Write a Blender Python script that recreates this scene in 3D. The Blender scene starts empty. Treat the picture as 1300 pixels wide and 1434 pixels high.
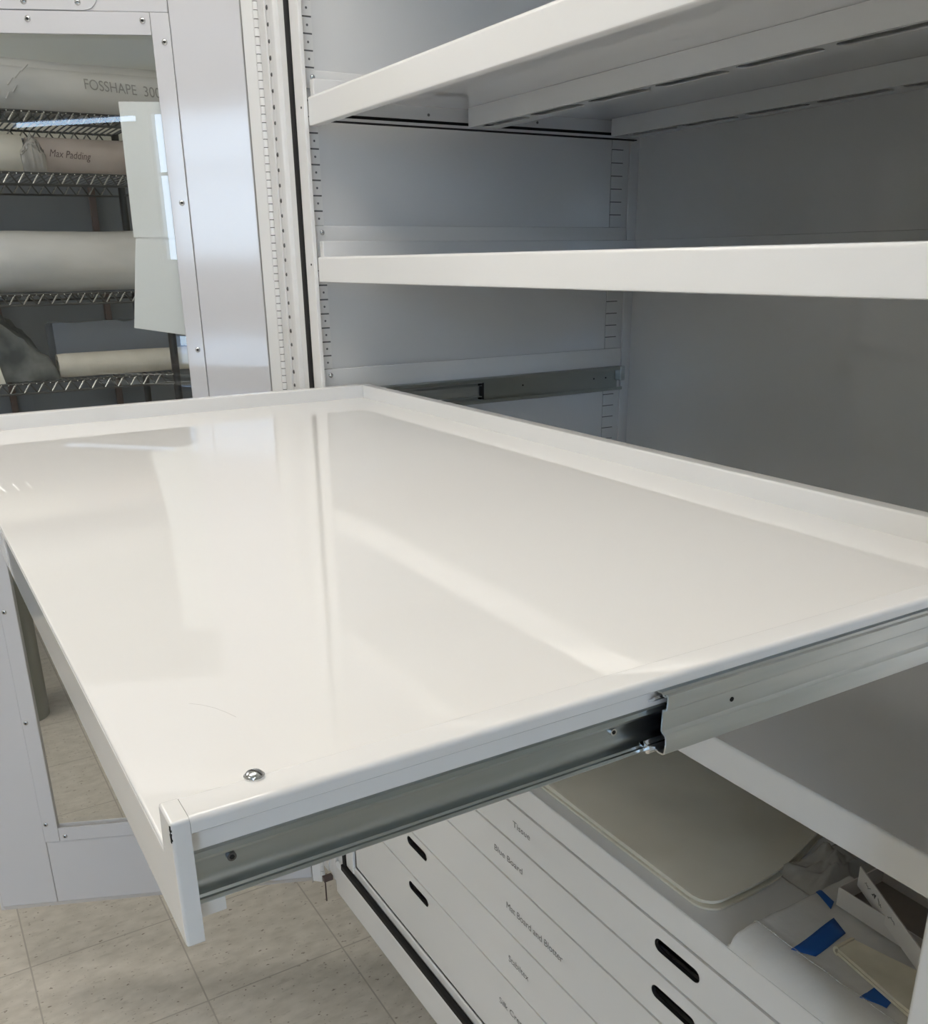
import bpy, bmesh, math, random
from mathutils import Vector, Matrix, noise
R = math.radians
random.seed(7)
scn = bpy.context.scene
COL = scn.collection

# ------------------------------------------------------------------ materials
def mat(name, base=(.8, .8, .8), rough=.4, metal=0.0, ior=1.5, **kw):
    m = bpy.data.materials.new(name); m.use_nodes = True
    b = m.node_tree.nodes['Principled BSDF']
    b.inputs['Base Color'].default_value = (*base, 1)
    b.inputs['Roughness'].default_value = rough
    b.inputs['Metallic'].default_value = metal
    b.inputs['IOR'].default_value = ior
    for k, v in kw.items():
        b.inputs[k].default_value = v
    return m
def N(m, t, **kw):
    n = m.node_tree.nodes.new(t)
    for k, v in kw.items(): setattr(n, k, v)
    return n
def L(m, a, b): m.node_tree.links.new(a, b)
def pb(m): return m.node_tree.nodes['Principled BSDF']
def bump(m, scale, strength, dist=.001, detail=3, stretch=(1, 1, 1)):
    tc = N(m, 'ShaderNodeTexCoord'); mp = N(m, 'ShaderNodeMapping'); mp.inputs['Scale'].default_value = stretch
    nz = N(m, 'ShaderNodeTexNoise'); nz.inputs['Scale'].default_value = scale; nz.inputs['Detail'].default_value = detail
    bp = N(m, 'ShaderNodeBump'); bp.inputs['Strength'].default_value = strength; bp.inputs['Distance'].default_value = dist
    L(m, tc.outputs['Object'], mp.inputs['Vector']); L(m, mp.outputs[0], nz.inputs['Vector'])
    L(m, nz.outputs[0], bp.inputs['Height']); L(m, bp.outputs[0], pb(m).inputs['Normal'])
    return nz
def tint(m, scale, c0, c1, stretch=(1, 1, 1), detail=3, lo=.35, hi=.65):
    tc = N(m, 'ShaderNodeTexCoord'); mp = N(m, 'ShaderNodeMapping'); mp.inputs['Scale'].default_value = stretch
    nz = N(m, 'ShaderNodeTexNoise'); nz.inputs['Scale'].default_value = scale; nz.inputs['Detail'].default_value = detail
    cr = N(m, 'ShaderNodeValToRGB')
    cr.color_ramp.elements[0].position = lo; cr.color_ramp.elements[0].color = (*c0, 1)
    cr.color_ramp.elements[1].position = hi; cr.color_ramp.elements[1].color = (*c1, 1)
    L(m, tc.outputs['Object'], mp.inputs['Vector']); L(m, mp.outputs[0], nz.inputs['Vector'])
    L(m, nz.outputs[0], cr.inputs[0]); L(m, cr.outputs[0], pb(m).inputs['Base Color'])
    return m

WHITE = mat('white_enamel', (.80, .80, .79), .012)
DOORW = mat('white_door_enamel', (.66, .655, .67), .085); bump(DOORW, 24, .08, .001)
INNER = mat('white_interior_enamel', (.74, .745, .745), .06); bump(INNER, 40, .03, .0005)
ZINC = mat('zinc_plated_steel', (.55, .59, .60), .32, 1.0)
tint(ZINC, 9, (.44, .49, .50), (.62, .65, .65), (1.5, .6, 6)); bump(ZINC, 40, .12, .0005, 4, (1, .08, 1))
ZINCB = mat('lit_zinc_steel', (.74, .76, .76), .38, 1.0)  # zinc again, lighter: light on the channel put into the colour
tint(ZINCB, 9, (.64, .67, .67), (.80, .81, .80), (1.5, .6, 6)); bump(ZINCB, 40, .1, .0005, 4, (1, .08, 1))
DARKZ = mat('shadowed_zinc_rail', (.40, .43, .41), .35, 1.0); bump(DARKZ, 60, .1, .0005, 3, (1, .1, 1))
CHROME = mat('chrome_screw', (.72, .73, .74), .18, 1.0)
SLOTG = mat('slot_shadow_grey', (.13, .135, .14), .7)
DSTEEL = mat('dark_steel_screw', (.16, .16, .16), .35, 1.0)
BLACK = mat('black_rubber_and_gap_shade', (.006, .006, .0065), .8)
DARK = mat('dark_recess', (.012, .012, .013), .7)
INK = mat('grey_printed_ink', (.16, .16, .155), .6)
INK2 = mat('pale_marker_ink', (.42, .42, .40), .6)
INK3 = mat('brown_marker_ink', (.16, .12, .11), .6)
PAPER = mat('white_paper', (.82, .84, .83), .7)
TAPE = mat('blue_masking_tape', (.012, .11, .42), .55); bump(TAPE, 300, .2, .0006)
CARD = mat('white_carton', (.74, .72, .70), .6)
CARDIN = mat('brown_carton_inside', (.27, .24, .21), .7)
CREAM = mat('cream_glassine', (.62, .59, .49), .42); tint(CREAM, 7, (.72, .69, .585), (.84, .81, .70)); bump(CREAM, 12, .25, .004)
FOAM = mat('cream_foam_sheet', (.78, .73, .58), .75); tint(FOAM, 20, (.70, .66, .52), (.84, .79, .65)); bump(FOAM, 90, .3, .001)
ROLLW = mat('plastic_wrapped_white', (.74, .74, .72), .28); tint(ROLLW, 6, (.62, .63, .62), (.82, .82, .80), (1, .4, 1)); bump(ROLLW, 14, .5, .006, 4, (1, .35, 1))
ROLLC = mat('pinkish_kraft_roll', (.60, .52, .47), .6); tint(ROLLC, 8, (.52, .45, .41), (.66, .58, .53))
ROLLG = mat('cream_felt_roll', (.78, .75, .66), .8); tint(ROLLG, 9, (.70, .67, .58), (.84, .81, .72))
SLATE = mat('slate_blue_wrap', (.26, .29, .34), .35); bump(SLATE, 18, .5, .004)
MURK = mat('dark_smoky_film', (.16, .17, .17), .3); tint(MURK, 12, (.08, .09, .09), (.26, .27, .26)); bump(MURK, 14, .6, .006)
STAND = mat('olive_grey_roll', (.25, .25, .21), .55)
WIRE = mat('chrome_wire', (.55, .56, .56), .22, 1.0)
WIRED = mat('unlit_chrome_wire', (.10, .105, .105), .4, .7)  # chrome wire again, darkened for the strokes that catch no light
POSTB = mat('black_post', (.02, .02, .022), .35)
BROWN = mat('dark_brown_steel', (.10, .07, .065), .45)

def film(name, base, rough, a):
    m = mat(name, base, rough)
    t = N(m, 'ShaderNodeBsdfTransparent'); mx = N(m, 'ShaderNodeMixShader')
    mx.inputs[0].default_value = a
    out = m.node_tree.nodes['Material Output']
    L(m, t.outputs[0], mx.inputs[1]); L(m, pb(m).outputs[0], mx.inputs[2]); L(m, mx.outputs[0], out.inputs['Surface'])
    return m
POLY = film('clear_polythene', (.86, .855, .83), .22, .82); bump(POLY, 24, .5, .004, 4)
POLYS = film('shiny_polythene', (.85, .85, .82), .12, .7)
POLYC = film('crumpled_polythene', (.66, .65, .62), .2, .6); bump(POLYC, 22, .8, .008, 4)

def thin_glass(name, col):
    m = bpy.data.materials.new(name); m.use_nodes = True; nt = m.node_tree; nt.nodes.clear()
    out = nt.nodes.new('ShaderNodeOutputMaterial'); mx = nt.nodes.new('ShaderNodeMixShader')
    fr = nt.nodes.new('ShaderNodeFresnel'); fr.inputs['IOR'].default_value = 1.5
    tr = nt.nodes.new('ShaderNodeBsdfTransparent'); tr.inputs[0].default_value = (*col, 1)
    gl = nt.nodes.new('ShaderNodeBsdfGlossy'); gl.inputs['Roughness'].default_value = .0
    geo = nt.nodes.new('ShaderNodeNewGeometry'); inv = nt.nodes.new('ShaderNodeMath'); inv.operation = 'SUBTRACT'; inv.inputs[0].default_value = 1
    mul = nt.nodes.new('ShaderNodeMath'); mul.operation = 'MULTIPLY'
    nt.links.new(geo.outputs['Backfacing'], inv.inputs[1])
    nt.links.new(fr.outputs[0], mul.inputs[0]); nt.links.new(inv.outputs[0], mul.inputs[1])
    sc = nt.nodes.new('ShaderNodeMath'); sc.operation = 'MULTIPLY'; sc.inputs[1].default_value = 1.9; sc.use_clamp = True
    nt.links.new(mul.outputs[0], sc.inputs[0])
    nt.links.new(sc.outputs[0], mx.inputs[0]); nt.links.new(tr.outputs[0], mx.inputs[1]); nt.links.new(gl.outputs[0], mx.inputs[2])
    nt.links.new(mx.outputs[0], out.inputs[0])
    return m
GLASS = thin_glass('door_glass', (.955, .96, .955))
WGLASS = thin_glass('window_glass', (.97, .98, .98))

def emit(name, col, s):
    m = bpy.data.materials.new(name); m.use_nodes = True; nt = m.node_tree; nt.nodes.clear()
    o = nt.nodes.new('ShaderNodeOutputMaterial'); e = nt.nodes.new('ShaderNodeEmission')
    e.inputs[0].default_value = (*col, 1); e.inputs[1].default_value = s
    nt.links.new(e.outputs[0], o.inputs[0]); return m
LAMP = emit('fluorescent_diffuser', (1, .942, .86), 19.0)
CEIL = mat('ceiling_tile', (.78, .77, .74), .8); bump(CEIL, 80, .2, .002)
WALL = mat('painted_wall', (.60, .60, .55), .6); bump(WALL, 120, .1, .001)
WALLC = mat('cream_painted_wall', (.80, .80, .73), .6); bump(WALLC, 120, .1, .001)
WALLB = mat('wall_shade_slate', (.165, .185, .215), .5); tint(WALLB, 3, (.15, .17, .20), (.19, .21, .24))  # shade behind the rack put into the panel colour
ALU = mat('grey_window_frame', (.35, .36, .38), .4, .6)
OUT = mat('pale_concrete', (.55, .56, .58), .8)

# floor: vinyl tiles with streaky flecks and dark joints
YF, XF, TL = .034, -.1899, .3048
FLOOR = mat('vinyl_floor_tile', (.6, .56, .5), .38)
def floor_nodes(m):
    tc = N(m, 'ShaderNodeTexCoord'); sp = N(m, 'ShaderNodeSeparateXYZ'); L(m, tc.outputs['Object'], sp.inputs[0])
    def math_(op, a, b=None):
        n = N(m, 'ShaderNodeMath', operation=op)
        for i, v in enumerate((a, b)):
            if v is None: continue
            if isinstance(v, (int, float)): n.inputs[i].default_value = v
            else: L(m, v, n.inputs[i])
        return n.outputs[0]
    def cell(o, off):
        a = math_('DIVIDE', math_('SUBTRACT', o, off), TL)
        f = math_('FRACT', a); e = math_('MINIMUM', f, math_('SUBTRACT', 1, f))
        return math_('FLOOR', a), e
    cx, ex = cell(sp.outputs['X'], XF); cy, ey = cell(sp.outputs['Y'], YF)
    line = math_('LESS_THAN', math_('MINIMUM', ex, ey), .0055)
    cmb = N(m, 'ShaderNodeCombineXYZ'); L(m, cx, cmb.inputs[0]); L(m, cy, cmb.inputs[1])
    wn = N(m, 'ShaderNodeTexWhiteNoise', noise_dimensions='2D'); L(m, cmb.outputs[0], wn.inputs['Vector'])
    def noise_(scale, detail, st):
        mp = N(m, 'ShaderNodeMapping'); mp.inputs['Scale'].default_value = st; L(m, tc.outputs['Object'], mp.inputs[0])
        n = N(m, 'ShaderNodeTexNoise'); n.inputs['Scale'].default_value = scale; n.inputs['Detail'].default_value = detail
        L(m, mp.outputs[0], n.inputs['Vector']); return n.outputs[0]
    def ramp(v, a, b, c0, c1):
        r = N(m, 'ShaderNodeValToRGB'); r.color_ramp.elements[0].position = a; r.color_ramp.elements[1].position = b
        r.color_ramp.elements[0].color = (*c0, 1); r.color_ramp.elements[1].color = (*c1, 1); L(m, v, r.inputs[0]); return r.outputs[0]
    base = ramp(noise_(26, 5, (1.6, .8, 1)), .34, .68, (.56, .525, .46), (.68, .64, .57))
    def mix(f, a, b, mode='MIX'):
        x = N(m, 'ShaderNodeMix', data_type='RGBA', blend_type=mode)
        if isinstance(f, (int, float)): x.inputs[0].default_value = f
        else: L(m, f, x.inputs[0])
        for i, v in ((6, a), (7, b)):
            if isinstance(v, tuple): x.inputs[i].default_value = (*v, 1)
            else: L(m, v, x.inputs[i])
        return x.outputs[2]
    fl1 = ramp(noise_(95, 2, (1.5, .8, 1)), .655, .72, (0, 0, 0), (1, 1, 1))
    fl2 = ramp(noise_(38, 3, (1.9, .6, 1)), .62, .69, (0, 0, 0), (.55, .55, .55))
    c = mix(fl2, base, (.46, .425, .365)); c = mix(fl1, c, (.27, .23, .19))
    v = math_('ADD', math_('MULTIPLY', wn.outputs[0], .10), .94)
    cv = N(m, 'ShaderNodeCombineXYZ')
    for i in range(3): L(m, v, cv.inputs[i])
    c = mix(1.0, c, cv.outputs[0], 'MULTIPLY')
    c = mix(line, c, (.42, .39, .34))
    L(m, c, pb(m).inputs['Base Color'])
floor_nodes(FLOOR)

# ------------------------------------------------------------------ mesh helpers
OFF = {}
class MB:
    def __init__(s): s.bm = bmesh.new()
    def _tag(s, faces, mi):
        for f in faces: f.material_index = mi
    def box(s, x0, x1, y0, y1, z0, z1, mi=0, bev=0, seg=3):
        x0, x1 = min(x0, x1), max(x0, x1); y0, y1 = min(y0, y1), max(y0, y1); z0, z1 = min(z0, z1), max(z0, z1)
        r = bmesh.ops.create_cube(s.bm, size=1)
        for v in r['verts']:
            v.co = Vector(((x0 + x1) / 2 + v.co.x * (x1 - x0), (y0 + y1) / 2 + v.co.y * (y1 - y0), (z0 + z1) / 2 + v.co.z * (z1 - z0)))
        fs = {f for v in r['verts'] for f in v.link_faces}
        s._tag(fs, mi)
        if bev:
            es = {e for v in r['verts'] for e in v.link_edges}
            bmesh.ops.bevel(s.bm, geom=list(es), offset=bev, segments=seg, profile=.5, affect='EDGES', clamp_overlap=True)
        return s
    def obox(s, o, ax, ay, az, mi=0, bev=0):           # oriented box: corner o and three edge vectors
        o, ax, ay, az = map(Vector, (o, ax, ay, az))
        c = [o + ax * i + ay * j + az * k for i in (0, 1) for j in (0, 1) for k in (0, 1)]
        vs = [s.bm.verts.new(p) for p in c]
        q = [(0, 1, 3, 2), (4, 6, 7, 5), (0, 4, 5, 1), (2, 3, 7, 6), (0, 2, 6, 4), (1, 5, 7, 3)]
        fs = [s.bm.faces.new([vs[i] for i in f]) for f in q]; s._tag(fs, mi)
        if bev: bmesh.ops.bevel(s.bm, geom=list({e for v in vs for e in v.link_edges}), offset=bev, segments=3, profile=.5, affect='EDGES', clamp_overlap=True)
        return s
    def prism(s, pts, fn, a, b, mi=0):                 # polygon extruded: fn(u, v, t)
        n = len(pts)
        A = [s.bm.verts.new(fn(u, v, a)) for u, v in pts]; B = [s.bm.verts.new(fn(u, v, b)) for u, v in pts]
        fs = [s.bm.faces.new(A[::-1]), s.bm.faces.new(B)]
        for i in range(n): fs.append(s.bm.faces.new((A[i], A[(i + 1) % n], B[(i + 1) % n], B[i])))
        s._tag(fs, mi); return s
    def ribbon(s, pts, th, fn, a, b, mi=0):            # open profile with a thickness, extruded
        n = len(pts); nor = []
        for i in range(n):
            p, q = Vector(pts[max(i - 1, 0)]), Vector(pts[min(i + 1, n - 1)])
            d = (q - p).normalized(); nor.append(Vector((-d.y, d.x)) * th / 2)
        loop = [tuple(Vector(p) + k) for p, k in zip(pts, nor)] + [tuple(Vector(p) - k) for p, k in zip(pts, nor)][::-1]
        return s.prism(loop, fn, a, b, mi)
    def plate(s, outer, holes, fn, a, b, mi=0):        # plate with holes
        def ring(pts, t): return [s.bm.verts.new(fn(u, v, t)) for u, v in pts]
        fs = []
        for t in (a, b):
            rings = [ring(outer, t)] + [ring(h, t) for h in holes]
            es = [s.bm.edges.new((r[i], r[(i + 1) % len(r)])) for r in rings for i in range(len(r))]
            g = bmesh.ops.triangle_fill(s.bm, edges=es, use_beauty=True)
            fs += [f for f in g['geom'] if isinstance(f, bmesh.types.BMFace)]
            if t == a: R0 = rings
            else:
                for r0, r1 in zip(R0, rings):
                    for i in range(len(r0)):
                        fs.append(s.bm.faces.new((r0[i], r0[(i + 1) % len(r0)], r1[(i + 1) % len(r0)], r1[i])))
        s._tag(fs, mi); return s
    def cyl(s, p, q, r, n=16, mi=0, r2=None):
        p, q = Vector(p), Vector(q); d = (q - p); r2 = r if r2 is None else r2
        m = d.to_track_quat('Z', 'Y').to_matrix()
        A = [s.bm.verts.new(p + m @ Vector((r * math.cos(2 * math.pi * i / n), r * math.sin(2 * math.pi * i / n), 0))) for i in range(n)]
        B = [s.bm.verts.new(q + m @ Vector((r2 * math.cos(2 * math.pi * i / n), r2 * math.sin(2 * math.pi * i / n), 0))) for i in range(n)]
        fs = [s.bm.faces.new(A[::-1]), s.bm.faces.new(B)] + [s.bm.faces.new((A[i], A[(i + 1) % n], B[(i + 1) % n], B[i])) for i in range(n)]
        s._tag(fs, mi); return s
    def dome(s, p, nrm, r, h, n=16, rings=5, mi=0):
        p, nrm = Vector(p), Vector(nrm).normalized(); m = nrm.to_track_quat('Z', 'Y').to_matrix()
        prev = None; fs = []
        for k in range(rings):
            t = k / rings * math.pi / 2
            cur = [s.bm.verts.new(p + m @ Vector((r * math.cos(t) * math.cos(2 * math.pi * i / n), r * math.cos(t) * math.sin(2 * math.pi * i / n), h * math.sin(t)))) for i in range(n)]
            if prev: fs += [s.bm.faces.new((prev[i], prev[(i + 1) % n], cur[(i + 1) % n], cur[i])) for i in range(n)]
            else: fs.append(s.bm.faces.new(cur[::-1]))
            prev = cur
        top = s.bm.verts.new(p + nrm * h)
        fs += [s.bm.faces.new((prev[i], prev[(i + 1) % n], top)) for i in range(n)]
        s._tag(fs, mi); return s
    def poly(s, pts, mi=0):
        f = s.bm.faces.new([s.bm.verts.new(p) for p in pts]); f.material_index = mi; return s
    def build(s, name, mats, parent=None, ang=40, weighted=False, solid=0, subd=0, loc=None):
        bm = s.bm
        bmesh.ops.recalc_face_normals(bm, faces=bm.faces)
        off = OFF.get(parent.name, Vector()) if parent else Vector(loc or (0, 0, 0))
        for v in bm.verts: v.co -= off
        me = bpy.data.meshes.new(name); bm.to_mesh(me); bm.free()
        for m in (mats if isinstance(mats, (list, tuple)) else [mats]): me.materials.append(m)
        for p in me.polygons: p.use_smooth = True
        me.set_sharp_from_angle(angle=R(ang))
        o = bpy.data.objects.new(name, me); COL.objects.link(o)
        if parent: o.parent = parent
        else: o.location = off
        OFF[o.name] = off
        if solid:
            md = o.modifiers.new('thickness', 'SOLIDIFY'); md.thickness = solid; md.offset = 1
        if subd:
            md = o.modifiers.new('smooth', 'SUBSURF'); md.levels = subd; md.render_levels = subd
        if weighted:
            md = o.modifiers.new('weighted', 'WEIGHTED_NORMAL'); md.keep_sharp = True
        return o
XZ = lambda u, v, t: (u, t, v)      # profile in XZ, extruded along Y
YZ = lambda u, v, t: (t, u, v)      # profile in YZ, extruded along X
XY = lambda u, v, t: (u, v, t)
def tag(o, label, cat, group=None):
    o['label'] = label; o['category'] = cat
    if group: o['group'] = group
    return o
def thing(name, loc, label, cat, group=None):
    o = bpy.data.objects.new(name, None); o.empty_display_size = .05; COL.objects.link(o); o.location = loc
    OFF[o.name] = Vector(loc); return tag(o, label, cat, group)
def struct(o): o['kind'] = 'structure'; return o
def text(s, box, xdir, up, origin, mt, parent, name='lettering', shear=0, lift=.0004):
    """box = (x0, x1, z0, z1) along xdir / up from origin; glyphs stretched to fill it."""
    cu = bpy.data.curves.new('t', 'FONT'); cu.body = s; cu.shear = shear
    ob = bpy.data.objects.new('t', cu); COL.objects.link(ob)
    bpy.context.view_layer.update()
    me = bpy.data.meshes.new_from_object(ob.evaluated_get(bpy.context.evaluated_depsgraph_get()))
    bpy.data.objects.remove(ob)
    xs = [v.co.x for v in me.vertices]; ax, bx = min(xs), max(xs)
    cap = .69
    xdir, up, origin = Vector(xdir).normalized(), Vector(up).normalized(), Vector(origin)
    nrm = xdir.cross(up)
    off = OFF.get(parent.name, Vector())
    for v in me.vertices:
        u = box[0] + (v.co.x - ax) / (bx - ax) * (box[1] - box[0]); w = box[2] + v.co.y / cap * (box[3] - box[2])
        v.co = origin + xdir * u + up * w + nrm * lift - off
    me.name = name; me.materials.clear(); me.materials.append(mt)
    o = bpy.data.objects.new(name, me); COL.objects.link(o); o.parent = parent; OFF[o.name] = off
    return o
def stadium(cx, cz, w, h, n=8):
    r = h / 2; pts = []
    for k in range(n + 1):
        a = -math.pi / 2 + math.pi * k / n; pts.append((cx + w / 2 - r + r * math.cos(a), cz + r * math.sin(a)))
    for k in range(n + 1):
        a = math.pi / 2 + math.pi * k / n; pts.append((cx - w / 2 + r + r * math.cos(a), cz + r * math.sin(a)))
    return pts
def rrect(x0, x1, z0, z1, r, n=6):
    pts = []
    for (cx, cz, a0) in ((x1 - r, z0 + r, -90), (x1 - r, z1 - r, 0), (x0 + r, z1 - r, 90), (x0 + r, z0 + r, 180)):
        for k in range(n + 1):
            a = R(a0 + 90 * k / n); pts.append((cx + r * math.cos(a), cz + r * math.sin(a)))
    return pts

# ------------------------------------------------------------------ the room
XL, XR_, YN, YP, ZC = -2.8, 5.0, -4.8, .98, 2.75
struct(MB().box(XL - .1, XR_ + .1, YN - .1, YP + .1, -.05, 0).build('floor', FLOOR))
struct(MB().box(XL - .1, XR_ + .1, YN - .1, YP + .1, ZC, ZC + .05).build('ceiling', CEIL))
struct(MB().box(XL - .1, XL, YN, YP, 0, ZC).build('wall_left', WALLC))
struct(MB().box(XL, XR_, YP, YP + .1, 0, ZC).build('wall_back', WALL))
struct(MB().box(XL, XR_, YN - .1, YN, 0, ZC).build('wall_front', WALL))
struct(MB().box(XL, XL + .012, -2.2, YP, .02, 1.90).build('wall_shade_panel', WALLB))  # added panel, dark for the shade behind the rack
WIN = [(-3.43, -2.05)]
w = MB()
holes = []
PANES = [(-4.62, -3.50, 2.40, 2.5)] + [(a, b, z0, z1) for a, b in WIN for z0, z1 in ((1.45, 2.5), (.50, .95))]
for a, b, z0, z1 in PANES: holes += [[(a, z0), (b, z0), (b, z1), (a, z1)]]
w.plate([(YN, 0), (YP, 0), (YP, ZC), (YN, ZC)], holes, YZ, XR_, XR_ + .1)
struct(w.build('wall_right', WALL))
k = 0
for a, b, z0, z1 in PANES:
    k += 1
    f = MB(); t = .03
    for bx in ((a, a + t, z0, z1), (b - t, b, z0, z1), (a + t, b - t, z0, z0 + t), (a + t, b - t, z1 - t, z1)):
        f.box(XR_ + .02, XR_ + .07, *bx)
    if z1 - z0 > .8: f.box(XR_ + .03, XR_ + .06, a + t, b - t, 2.06, 2.085)
    o = struct(f.build('window_%d' % k, ALU))
    MB().box(XR_ + .044, XR_ + .048, a + t, b - t, z0 + t, z1 - t).build('window_pane', WGLASS, o)
# ground and a low pale building across the street, seen only through the windows
struct(MB().box(5.2, 60, -60, 40, -4.1, -4.0).build('ground', OUT))
for i, (cx, cy, hx, hy) in enumerate([(.62, -.66, .3, .6), (1.3, -2.9, .3, .45), (-1.35, -1.75, .45, .6), (3.3, -.95, .3, .35)]):  # rack panel and window-wall panel are added for their light
    nm = ['over the aisle in front of the cabinet', 'near the front wall', 'added near the wire rack to brighten it', 'added near the window wall as warm fill'][i]
    t = thing('ceiling_light', (cx, cy, ZC), 'recessed fluorescent ceiling panel ' + nm, 'ceiling light', 'ceiling panels')
    f = MB()
    for bx in ((-hx, hx, -hy, -hy + .03), (-hx, hx, hy - .03, hy), (-hx, -hx + .03, -hy + .03, hy - .03), (hx - .03, hx, -hy + .03, hy - .03)):
        f.box(cx + bx[0], cx + bx[1], cy + bx[2], cy + bx[3], ZC - .02, ZC - .001)
    f.build('frame', CARD, t)
    MB().box(cx - hx + .03, cx + hx - .03, cy - hy + .03, cy + hy - .03, ZC - .012, ZC - .004).build('diffuser', LAMP, t)

# ------------------------------------------------------------------ the cabinet
W = 1.132
CAB = thing('storage_cabinet', (.55, .33, 0), 'tall white enamelled steel storage cabinet standing open with a glazed door at its left', 'cabinet')
c = MB(); c.box(-.14, -.03, .0005, .653, .25, 2.02); c.build('side_panel', INNER, CAB)
c = MB(); c.box(1.15, 1.25, .0005, .653, .25, 2.02); c.build('side_panel', INNER, CAB)
c = MB(); c.box(-.14, 1.25, .653, .69, .25, 2.02); c.build('back_panel', INNER, CAB)
c = MB(); c.box(-.14, 1.25, .0005, .69, 2.02, 2.06); c.build('top_panel', INNER, CAB)
c = MB(); c.box(-.03, 1.15, .0005, .653, .30, .312); c.build('bottom_panel', INNER, CAB)
for x in (.16, 1.08):
    for y in (.28, .6):
        MB().box(x - .025, x + .025, y - .025, y + .025, 0, .25, bev=.003).box(x - .035, x + .035, y - .035, y + .035, 0, .008).build('leg', DARK, CAB)
fr = MB()
fr.box(-.0325, 0, -.006, .0004, .33, 2.02, bev=.001)                      # inner return of the left post
fr.box(-.086, -.0325, -.002, .0004, .30, 2.02)                            # gasket groove
fr.box(-.103, -.084, -.010, .0004, .262, 2.02, bev=.003)                  # ridge
fr.box(-.147, -.103, -.006, .0004, .262, 2.02, bev=.001)                  # hinge strip
fr.box(-.086, 1.25, -.004, .0004, 2.0, 2.06)
fr.box(-.084, 1.25, -.012, .0004, .238, .313, bev=.008)                   # bottom rail
fr.box(-.0325, 1.132, -.004, .0004, .327, .345, bev=.002)                 # inner bottom lip
FRAME = fr.build('front_frame', WHITE, CAB, weighted=True)
rp = MB(); rp.box(W, 1.22, -.06, .0004, .313, 2.06, bev=.004)
rp.build('frame_post', WHITE, CAB, weighted=True)
g = MB(); g.box(-.048, -.0327, -.0085, -.0018, .3125, 2.0, bev=.0015); g.box(-.048, W, -.0125, -.0035, .3132, .3265, bev=.0015)
g.build('gasket', BLACK, CAB)
for (u, z) in ((-.003, 1.657), (-.004, 1.442), (-.03, .36)):
    MB().cyl((u - .006, -.0068, z), (u - .006, -.0058, z), .0016, 10).build('screw_hole', DARK, FRAME)
# slotted shelf standards
def standard(x, y0, y1, side):
    s = MB(); p = .0216; z = 1.7783 - 66 * p
    s.box(x, x + side * .0006, y0, y1, .36, 1.99, 1)
    while z < 1.98:
        gp = .0011 if y0 < .1 else .0008
        s.box(x + side * .0006, x + side * .0022, y0, y1, z + gp, z + p - gp, 0)
        yc = y1 - .0075 if y0 < .1 else (y0 + y1) / 2
        if y0 < .1: s.cyl((x + side * .0021, yc, z + p / 2), (x + side * .0024, yc, z + p / 2), .0017, 10, 1)
        z += p
    s.build('shelf_standard', [WHITE if y0 < .1 else INNER, SLOTG], CAB)
standard(-.03, .001, .0262, 1); standard(-.03, .5915, .618, 1)
standard(1.15, .001, .0262, -1); standard(1.15, .5915, .618, -1)
s = MB(); s.box(-.03, -.026, .632, .653, .32, 2.0, bev=.001); s.build('corner_strip', INNER, CAB)
# rails the shelves hang on, left wall (right wall mirrored)
def rail(z0, z1, y0=.004, y1=.627):
    b = MB(); b.box(-.0276, -.022, y0, y1, z0, z1, bev=.001); o = b.build('shelf_bracket', WHITE, CAB)
    d = MB(); d.dome((-.022, y0 + .016, z1 - .0095), (1, 0, 0), .0040, .0028, 14); d.build('bracket_screw', CHROME, o)
    b = MB(); b.box(1.1442, 1.1476, y0, y1, z0, z1, bev=.001); b.build('shelf_bracket', WHITE, CAB)
rail(1.685, 1.7094); rail(1.452, 1.4978); rail(1.2485, 1.2823)
rail(1.00, 1.046); rail(.79, .835)
# slide member left behind on the left wall
s = MB()
Zb, Zt = 1.2046, 1.2480
s.ribbon([(-.010, Zt - .006), (-.010, Zt - .001), (-.013, Zt), (-.0255, Zt), (-.0265, Zt - .002), (-.0265, Zb + .002), (-.0255, Zb), (-.013, Zb), (-.010, Zb + .001), (-.010, Zb + .006)], .0012, XZ, .03, .622)
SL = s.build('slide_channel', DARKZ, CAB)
s = MB(); s.ribbon([(-.012, 1.2405), (-.0225, 1.2412), (-.0225, 1.2105), (-.012, 1.2112)], .0012, XZ, .03, .304)
s.ribbon([(-.011, 1.236), (-.018, 1.2352), (-.018, 1.2175), (-.011, 1.2167)], .0012, XZ, .03, .302)
s.build('slide_member', ZINC, SL)
MB().box(-.0222, -.0122, .3005, .307, 1.2115, 1.2402).box(-.0258, -.0205, .03, .304, 1.2422, 1.2462).build('slide_gap_shade', BLACK, SL)  # black boxes stand in for shade in the gap and hollow end
for y, z in ((.40, 1.228), (.565, 1.2275), (.594, 1.2275)):
    MB().cyl((-.0259, y, z), (-.0254, y, z), .0016, 10).build('rivet_hole', DARK, SL)
MB().box(-.026, -.0085, .616, .628, 1.222, 1.249, bev=.002).build('slide_stop', ZINC, SL)
# matching channel on the right wall that carries the extended slide
s = MB(); s.ribbon([(1.1252, 1.244), (1.1252, 1.249), (1.143, 1.249), (1.144, 1.247), (1.144, 1.216), (1.143, 1.214), (1.1252, 1.214), (1.1252, 1.219)], .0012, XZ, .005, .622)
s.build('slide_channel', ZINC, CAB)

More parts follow.
